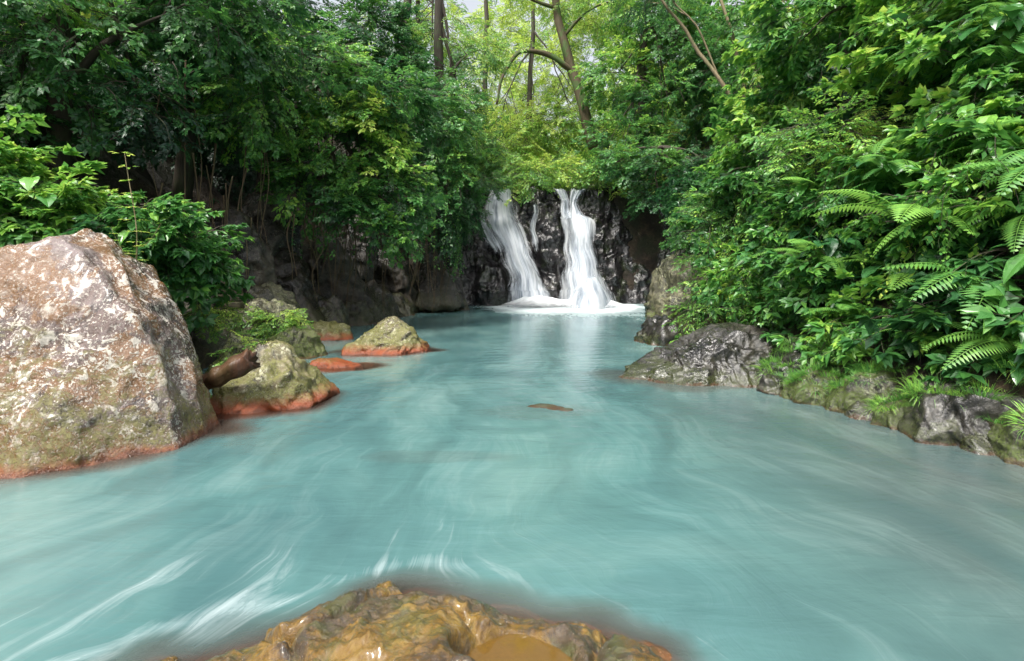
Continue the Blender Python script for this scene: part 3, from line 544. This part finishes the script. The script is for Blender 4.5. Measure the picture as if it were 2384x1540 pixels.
SB=[(5.5,13.2,2.7,1.1,1.2,1.0,.56),(5.9,12.6,3.9,1.1,1.1,.9,.50),(5.1,11.6,1.7,.7,1.,.7,.58),(5.7,10.2,2.6,.9,.9,.9,.44),(5.4,9.2,1.8,.7,.7,.6,.56),(6.0,8.8,3.2,.8,.8,.7,.48),(6.0,7.6,2.4,.7,.7,.6,.54),(6.5,7.4,3.4,.7,.7,.6,.62),(5.7,8.1,1.4,.5,.5,.4,.48),(6.2,6.5,2.6,.6,.6,.5,.68),(6.0,6.1,1.7,.5,.5,.4,.50),(6.7,5.8,3.3,.7,.6,.6,.66),(6.7,4.8,2.4,.7,.7,.7,.54)]
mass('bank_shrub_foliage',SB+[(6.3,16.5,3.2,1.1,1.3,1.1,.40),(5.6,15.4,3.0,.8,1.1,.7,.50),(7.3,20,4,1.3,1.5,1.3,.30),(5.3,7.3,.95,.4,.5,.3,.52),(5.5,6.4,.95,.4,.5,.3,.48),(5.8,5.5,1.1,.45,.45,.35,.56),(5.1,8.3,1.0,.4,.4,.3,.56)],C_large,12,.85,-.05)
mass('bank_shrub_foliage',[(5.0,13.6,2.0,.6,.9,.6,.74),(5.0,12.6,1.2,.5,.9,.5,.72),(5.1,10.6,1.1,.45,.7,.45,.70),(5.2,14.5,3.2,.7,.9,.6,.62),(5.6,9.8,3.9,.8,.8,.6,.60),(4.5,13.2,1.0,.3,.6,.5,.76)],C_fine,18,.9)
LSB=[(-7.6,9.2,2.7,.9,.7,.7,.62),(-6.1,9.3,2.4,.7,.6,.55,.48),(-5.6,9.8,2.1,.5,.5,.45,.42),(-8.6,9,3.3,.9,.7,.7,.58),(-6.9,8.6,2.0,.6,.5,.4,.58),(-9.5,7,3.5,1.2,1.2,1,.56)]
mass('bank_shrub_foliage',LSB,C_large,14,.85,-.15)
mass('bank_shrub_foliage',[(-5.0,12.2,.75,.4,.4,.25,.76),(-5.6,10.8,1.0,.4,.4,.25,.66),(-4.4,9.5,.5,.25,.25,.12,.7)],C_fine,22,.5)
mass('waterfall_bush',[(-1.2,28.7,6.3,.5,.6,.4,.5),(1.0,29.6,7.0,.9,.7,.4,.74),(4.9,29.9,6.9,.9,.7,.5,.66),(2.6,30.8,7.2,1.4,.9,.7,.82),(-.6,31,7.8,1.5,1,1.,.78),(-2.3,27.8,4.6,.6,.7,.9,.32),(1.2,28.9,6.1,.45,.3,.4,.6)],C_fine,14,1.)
def under(name,n,x0,x1,y0,y1,coll,scl,tint,zup,cond=None):
    x=rng.uniform(x0,x1,n); y=rng.uniform(y0,y1,n); z=H(x,y); k=(z>.8)
    if cond is not None: k&=cond(x,y,z)
    x=x[k];y=y[k];z=z[k]; m=len(x); P=np.stack([x,y,z+rng.random(m)*zup],1)
    e=.2; gxx=(H(x+e,y)-H(x-e,y)); gyy=(H(x,y+e)-H(x,y-e)); yaw=np.arctan2(-gyy,-gxx)+rng.normal(0,.7,m)
    R=np.stack([rng.normal(0,.3,m),rng.normal(.25,.35,m),yaw],1)
    return scatter(name,coll,P,R,scl*rng.uniform(.7,1.3,m),np.clip(tint+.18*vnoise(P*.6,77)+rng.normal(0,.05,m),0,1))
notcave=lambda x,y,z: ~((x<0)&(y>9)&(y<28.5)&(z<5.2+1.2*vnoise(np.stack([x,y,z],1)*.8,5)))
under('undergrowth',4600,4.5,16,3,27,C_large,1.0,.40,.7)
under('undergrowth',2600,-17,-4,4,30,C_small,1.1,.22,.6,notcave)
under('undergrowth',3000,-22,22,30.8,60,C_fine,1.9,.84,1.2)  # back slope: sunlit brightness put into the high leaf tint
under('undergrowth',1500,-30,30,-25,3,C_small,1.7,.45,.6)
def far(n):
    x=rng.uniform(-60,60,n); y=rng.uniform(45,110,n); z=H(x,y); k=~((np.abs(x/y+.15)<.035)&(y<60)); x=x[k];y=y[k];z=z[k];m=len(x)
    P=np.stack([x,y,z+rng.random(m)**1.*6*(1+.6*vnoise(np.stack([x*.15,y*.15,x*0],1),6))],1)
    return P,np.stack([rng.normal(0,.4,m),rng.normal(.2,.4,m),rng.uniform(0,6.28,m)],1),rng.uniform(2.5,4.5,m),np.clip(rng.normal(.84,.08,m),0,1)  # far sunlit brightness is carried by the leaf tint
scatter('distant_trees',C_small,*far(4500))
mass('distant_trees',[(-19,26,13,5,4,5,.4),(-16,32,13,5,4,4,.4),(-11,35,12,4,3,3.5,.46),(17,26,13,5,4,5,.4),(15,34,15,5,4,5,.5),(-22,15,12,5,5,4,.4),(18,15,12,4,5,4,.45),(12,42,17,5,3,5,.65),(-13,44,15,5,3,3.5,.6),(13,38,20,4,3,4,.6)],C_small,3.,1.7)
n=170; hx=rng.uniform(-6.2,-2.2,n); hy=np.interp(hx,[-6.2,-4,-1.8],[16.5,18.5,24.5])+rng.normal(0,.7,n); hzz=rng.uniform(3.0,5.2,n)
hx[:40]=rng.uniform(-2.9,-2.1,40); hy[:40]=rng.uniform(23,25,40); hzz[:40]=rng.uniform(2.4,5,40)
scatter('hanging_vine_leaves',C_hang,np.stack([hx,hy,hzz],1),np.stack([rng.normal(0,.12,n),rng.normal(0,.12,n),rng.uniform(0,6,n)],1),rng.uniform(.6,1.1,n),np.clip(rng.normal(.42,.1,n),0,1))
n=150; hy=rng.uniform(6,14,n); hx=np.interp(hy,[5.5,7,9,11,14],[5.4,5.2,5.1,4.9,4.9])+rng.normal(0,.25,n)
scatter('hanging_vine_leaves',C_hang,np.stack([hx,hy,rng.uniform(1.2,3.4,n)],1),np.stack([rng.normal(0,.2,n),rng.normal(.25,.2,n),rng.uniform(-.4,.4,n)],1),rng.uniform(.5,.9,n),np.clip(rng.normal(.66,.1,n),0,1))
mb=MB(); rs=random.Random(5)
for i in range(70):
    x=rs.uniform(-7.4,-2.6); y=float(np.interp(x,[-7.4,-5.2,-2.6],[13,18.5,25]))+rs.uniform(-1.2,.2); zt=rs.uniform(3,6.5); zb=rs.uniform(-.1,1.6)
    pts=[(x,y,zt)]
    for k in range(3): pts.append((x+rs.uniform(-.25,.25),y+rs.uniform(-.2,.2),zt+(zb-zt)*(k+1)/3))
    V,F,_=tube(pts,rs.uniform(.010,.028),.008,5,6,.1,i); mb.add(V,F)
mb.obj('hanging_vines',[M_vine],smooth=True)
mb=MB()
for i in range(12):
    x=-6.3-i*.17; y=12.2+i*.22; z=.30+i*.16; w=rs.uniform(.55,.75)
    for k in range(2):
        ox=rs.uniform(-.1,.1)+k*.55; a=rs.uniform(-.2,.2); N=9; V=[]
        for zz,s in ((0,1),(.11,1),(.14,.93)):
            for q in range(N):
                an=2*math.pi*q/N+a; V.append((x+ox+w*.6*s*math.cos(an)*(1+.12*math.sin(q*5+i)),y+.32*s*math.sin(an)*(1+.1*math.cos(q*3+i)),z+zz))
        F=[[r*N+q,r*N+(q+1)%N,(r+1)*N+(q+1)%N,(r+1)*N+q] for r in range(2) for q in range(N)]+[[2*N+q for q in range(N)]]
        mb.add(V,F)
M_step=rock_mat('step_stone',(.05,.037,.024),(.11,.085,.058),(.17,.14,.10),.2,(.3,.3,.22),.4,(.08,.09,.02),.5,.0,.04,1.5,5)
mb.obj('stone_steps',[M_step])
# driftwood log leaning on the lichen rock: broken, splintered end
mb=MB(); P_=smoothpath([(-4.15,7.2,.26),(-3.85,7.12,.38),(-3.55,7.05,.52),(-3.22,7.05,.70)],12); m=len(P_); S=22; V=[]
T=np.gradient(P_,axis=0); T/=np.linalg.norm(T,axis=1)[:,None]
for i in range(m):
    u=unit(np.cross(T[i],(0,1,0))); w_=np.cross(T[i],u); r=.085+.045*i/m+.012*math.sin(i*.7)
    for s in range(S):
        a=2*math.pi*s/S; rr=r*(1+.10*math.sin(5*a+.06*i)+.07*math.sin(11*a+1)); q=P_[i]+rr*(u*math.cos(a)+w_*math.sin(a))
        if i==m-1: q=q+T[i]*(.035*math.sin(7*a)*math.cos(3*a)+.01)
        V.append(q)
V.append(P_[-1]-T[-1]*.06); c=len(V)-1; V.append(P_[0]); c0=len(V)-1
F=[[i*S+s,i*S+(s+1)%S,(i+1)*S+(s+1)%S,(i+1)*S+s] for i in range(m-1) for s in range(S)]+[[(m-1)*S+s,(m-1)*S+(s+1)%S,c] for s in range(S)]+[[(s+1)%S,s,c0] for s in range(S)]
mb.add(V,F)
V,F,_=tube([(-3.9,7.1,.32),(-3.85,6.98,.2),(-3.75,6.9,.02)],.03,.012,7,3); mb.add(V,F)
M_log=bark_mat('wet_driftwood',(.03,.013,.009),(.13,.062,.034),.15,.4); mb.obj('driftwood_log',[M_log],smooth=True)

# ---------------------------------------------------------------- ferns, broad leaf plants, grass
def frond(mb,base,yaw,L,lift,droop,npin=26,wid=.22):
    d=np.array([math.cos(yaw),math.sin(yaw),0]); up=np.array([0,0,1.]); sd=np.cross(d,up); pts=[]
    for i in range(npin+1):
        s=i/npin; pts.append(base+d*L*(s*math.cos(lift*.6))+up*L*(math.sin(lift)*s-droop*s*s))
    V,F,_=tube(pts[::6]+([pts[-1]] if npin%6 else []),.008,.002,4,3); mb.add(V,F,0,.7)
    for i in range(2,npin):
        s=i/npin; w=L*wid*(math.sin(math.pi*min(1,(s*.93+.07))**.75)**.8)+.01; t_=unit(pts[i+1]-pts[i]); n=unit(np.cross(sd,t_))
        if n[2]<0: n=-n
        for sg in (-1,1):
            leaf(mb,pts[i],sd*sg+t_*.35-n*.1,n,w,L*.014+.004,.1,.25,0,2,random.uniform(.3,.7))
def fern_mesh(name,seed,n=9,L=.9):
    random.seed(seed); mb=MB()
    for i in range(n): frond(mb,np.zeros(3),2*math.pi*i/n+random.uniform(-.25,.25),L*random.uniform(.75,1.15),random.uniform(.5,1.0),random.uniform(.55,.95))
    return mb
def place(name,mbs,mats,locs):
    mes=[m.obj(name+'_src',mats,link=False).data for m in mbs]
    for (x,y,z,s,yaw,tl) in locs:
        o=bpy.data.objects.new(name,random.choice(mes)); o.location=(x,y,z); o.scale=(s,s,s); o.rotation_euler=(random.uniform(-.1,.1),tl,yaw); scene.collection.objects.link(o)
def on_blobs(blobs,n,seed,k=1.05,zlo=-.5,zhi=.6):
    r=random.Random(seed); out=[]
    for i in range(n):
        b=r.choice(blobs); s=-1 if b[0]>0 else 1
        d=unit([s*r.uniform(.2,1),-r.uniform(.3,1.2),r.uniform(zlo,zhi)])
        out.append((b[0]+d[0]*b[3]*k,b[1]+d[1]*b[4]*k,b[2]+d[2]*b[5]*k))
    return out
NB=[b for b in SB if b[1]<12]+RB2
rs=random.Random(3)
fl_=[(x,y,z,rs.uniform(.6,1.2),rs.uniform(0,6),-.25) for x,y,z in on_blobs(NB,26,5,1.0)]
place('fern',[fern_mesh('f',i,8,.95) for i in (1,2,3)],[M_fern],[(5.2,7.3,2.3,1.4,3.0,-.3),(5.4,6.4,1.6,1.1,2.6,-.3),(5.2,5.9,1.0,.8,2.,-.3),(4.9,8.2,1.1,.8,3,-.2),(5.1,6.9,.9,.7,3,-.2),(5.8,6.0,2.7,1.2,2.8,-.2),(-6.9,8.8,2.2,.8,0,.2),(-8.6,8.4,3.0,1.,0,.2)]+fl_)
def broad_mesh(seed,n=11,L=.32,W=.10,stem=.4):
    random.seed(seed); mb=MB()
    for i in range(n):
        a=2*math.pi*i/n*1.6+random.uniform(-.3,.3); el=random.uniform(.2,1.1); d=np.array([math.cos(a)*math.cos(el),math.sin(a)*math.cos(el),math.sin(el)]); e=d*stem*random.uniform(.6,1.1)
        V,F,_=tube([(0,0,0),e*.5+np.array([0,0,.04]),e],.007,.004,4,3); mb.add(V,F,0,.6)
        ld=np.array([math.cos(a),math.sin(a),random.uniform(-.8,.1)]); leaf(mb,e,ld,unit((d[0]*.5,d[1]*.5,1)),L*random.uniform(.6,1.15),W*random.uniform(.9,1.2),.22,random.uniform(.2,.5),0,8)
    return mb
bl=[(x,y,z,rs.uniform(.6,1.05),rs.uniform(0,6),-.2) for x,y,z in on_blobs(NB,64,8,.97)]
low=[(4.95,7.9,.75),(5.05,7.1,.75),(5.15,6.5,.8),(5.3,5.9,.8),(5.5,5.5,.8),(4.85,8.6,.85),(5.7,5.1,.9)]
place('broad_leaf_plant',[broad_mesh(i) for i in (1,2)]+[broad_mesh(4,9,.42,.13,.45)],[M_broad],bl[::2]+[(x,y,z,.6,rs.uniform(0,6),-.2) for x,y,z in low]+[(x,y,z,.9,rs.uniform(0,6),.2) for x,y,z in on_blobs(LSB[:5],8,9,.95)])
place('broad_leaf_plant',[broad_mesh(i,10,.36,.12) for i in (7,8)],[M_broad2],bl[1::2])
def grass_mesh(seed,n=130,L=.28):
    random.seed(seed); mb=MB()
    for i in range(n):
        a=random.uniform(0,6.28); r=random.random()**.5*.2; b=np.array([r*math.cos(a),r*math.sin(a),0]); ll=L*random.uniform(.4,1.2); o=random.uniform(.3,1.1)
        V=[];w=.006; d=np.array([math.cos(a),math.sin(a),0]); sd=np.array([-d[1],d[0],0])
        for k in range(5):
            s=k/4; c=b+d*ll*o*s+np.array([0,0,ll*(s*.9-.95*s*s*o)]); V+=[c+sd*w*(1-s*.9),c-sd*w*(1-s*.9)]
        mb.add(V,[[2*k,2*k+1,2*k+3,2*k+2] for k in range(4)],0,random.random()*.98)
    return mb
dg=bpy.context.evaluated_depsgraph_get(); dg.update()
def top_z(x,y,zmax=1.6):
    best=None
    for o in scene.objects:
        if o.type=='MESH' and ('rock' in o.name or 'terrain' in o.name) and 'cliff' not in o.name:
            if 'terrain' not in o.name and (abs(o.location.x-x)>2.2 or abs(o.location.y-y)>2.2): continue
            q=Vector((x,y,zmax))-o.location
            ok,loc,_,_=o.ray_cast(q,Vector((0,0,-1)))
            if ok:
                zz=loc.z+o.location.z; best=zz if best is None else max(best,zz)
    return best or 0
gp=[]
for k in range(120):
    y=rs.uniform(5.2,9.2); x=float(np.interp(y,yr,xr))+rs.uniform(-.2,.8)
    z=top_z(x,y)
    if z>.18 and vnoise(np.array([[x*1.6,y*1.6,0]]),88)[0]>-.3: gp.append((x,y,z-.03,rs.uniform(.4,1.0),rs.uniform(0,6),rs.uniform(-.6,-.1)))
for (x,y) in [(-4.0,7.6),(-5.2,12.0),(-4.7,11.9),(-3.6,5.9),(-4.6,9.7),(4.3,14.0),(4.2,10.3),(-3.8,8.0),(-4.4,11.9),(4.4,9.4),(4.5,9.9),(4.3,9.0)]:
    z=top_z(x,y); gp.append((x,y,z-.02,.5,rs.uniform(0,6),0))
place('grass_tuft',[grass_mesh(i) for i in (1,2,3)],[M_grass],gp)
mb=MB(); V,F,P=tube([(-4.85,7.3,1.6),(-4.82,7.3,2.3),(-4.95,7.3,3.3)],.012,.004,5,6,.03,2); mb.add(V,F,1,.5); random.seed(4)
for k in range(70):
    q=P[random.randint(2,len(P)-1)]; a=random.uniform(0,6.28); leaf(mb,q+np.array([math.cos(a),math.sin(a),0])*random.uniform(0,.12),(math.cos(a),math.sin(a),.1),(0,0,1),random.uniform(.06,.11),.025,.2,.3)
for (bx,by,bz,ex,ez) in [(-4.85,7.3,2.1,-4.5,2.4),(-4.84,7.3,2.0,-5.15,2.35)]:
    V,F,Q=tube([(bx,by,bz),((bx+ex)/2,by,bz+.05),(ex,by,ez)],.008,.003,4,4); mb.add(V,F,1,.5)
    for k in range(28):
        q=Q[random.randint(1,len(Q)-1)]; a=random.uniform(0,6.28); leaf(mb,q,(math.cos(a),math.sin(a),.1),(0,0,1),random.uniform(.05,.09),.022,.2,.3)
mb.obj('sapling',[leaf_mat('sapling_leaf',.9),M_pale])

# ---------------------------------------------------------------- light, sky, camera
w=bpy.data.worlds.new('World'); scene.world=w; w.use_nodes=True; nt=w.node_tree
sky=nt.nodes.new('ShaderNodeTexSky'); sky.sky_type='NISHITA'; sky.sun_disc=False
EL=math.radians(58); AZ=math.radians(212)
sky.sun_elevation=EL; sky.sun_rotation=AZ; sky.dust_density=6; sky.air_density=1.2; sky.ozone_density=1
hs=nt.nodes.new('ShaderNodeHueSaturation'); hs.inputs['Saturation'].default_value=.3; hs.inputs['Value'].default_value=2.0
bg=nt.nodes['Background']; nt.links.new(sky.outputs[0],hs.inputs['Color']); nt.links.new(hs.outputs[0],bg.inputs[0]); bg.inputs[1].default_value=.15
sd=bpy.data.lights.new('sun','SUN'); sd.energy=4.2; sd.angle=math.radians(9); sd.color=(1,.96,.88)
so=bpy.data.objects.new('sun',sd); scene.collection.objects.link(so)
dv=Vector((math.sin(AZ)*math.cos(EL),math.cos(AZ)*math.cos(EL),math.sin(EL))); so.rotation_euler=dv.to_track_quat('Z','Y').to_euler(); so.location=dv*50
cd=bpy.data.cameras.new('camera'); cam=bpy.data.objects.new('camera',cd); scene.collection.objects.link(cam); scene.camera=cam
cam.location=(0,0,1.8); cam.rotation_euler=(math.radians(90),0,0); cd.lens=20; cd.sensor_width=36; cd.shift_y=-.059; cd.clip_end=1000; cd.clip_start=.05
scene.view_settings.view_transform='Standard'; scene.view_settings.look='None'; scene.view_settings.exposure=0
print('INSTANCES',total_inst)
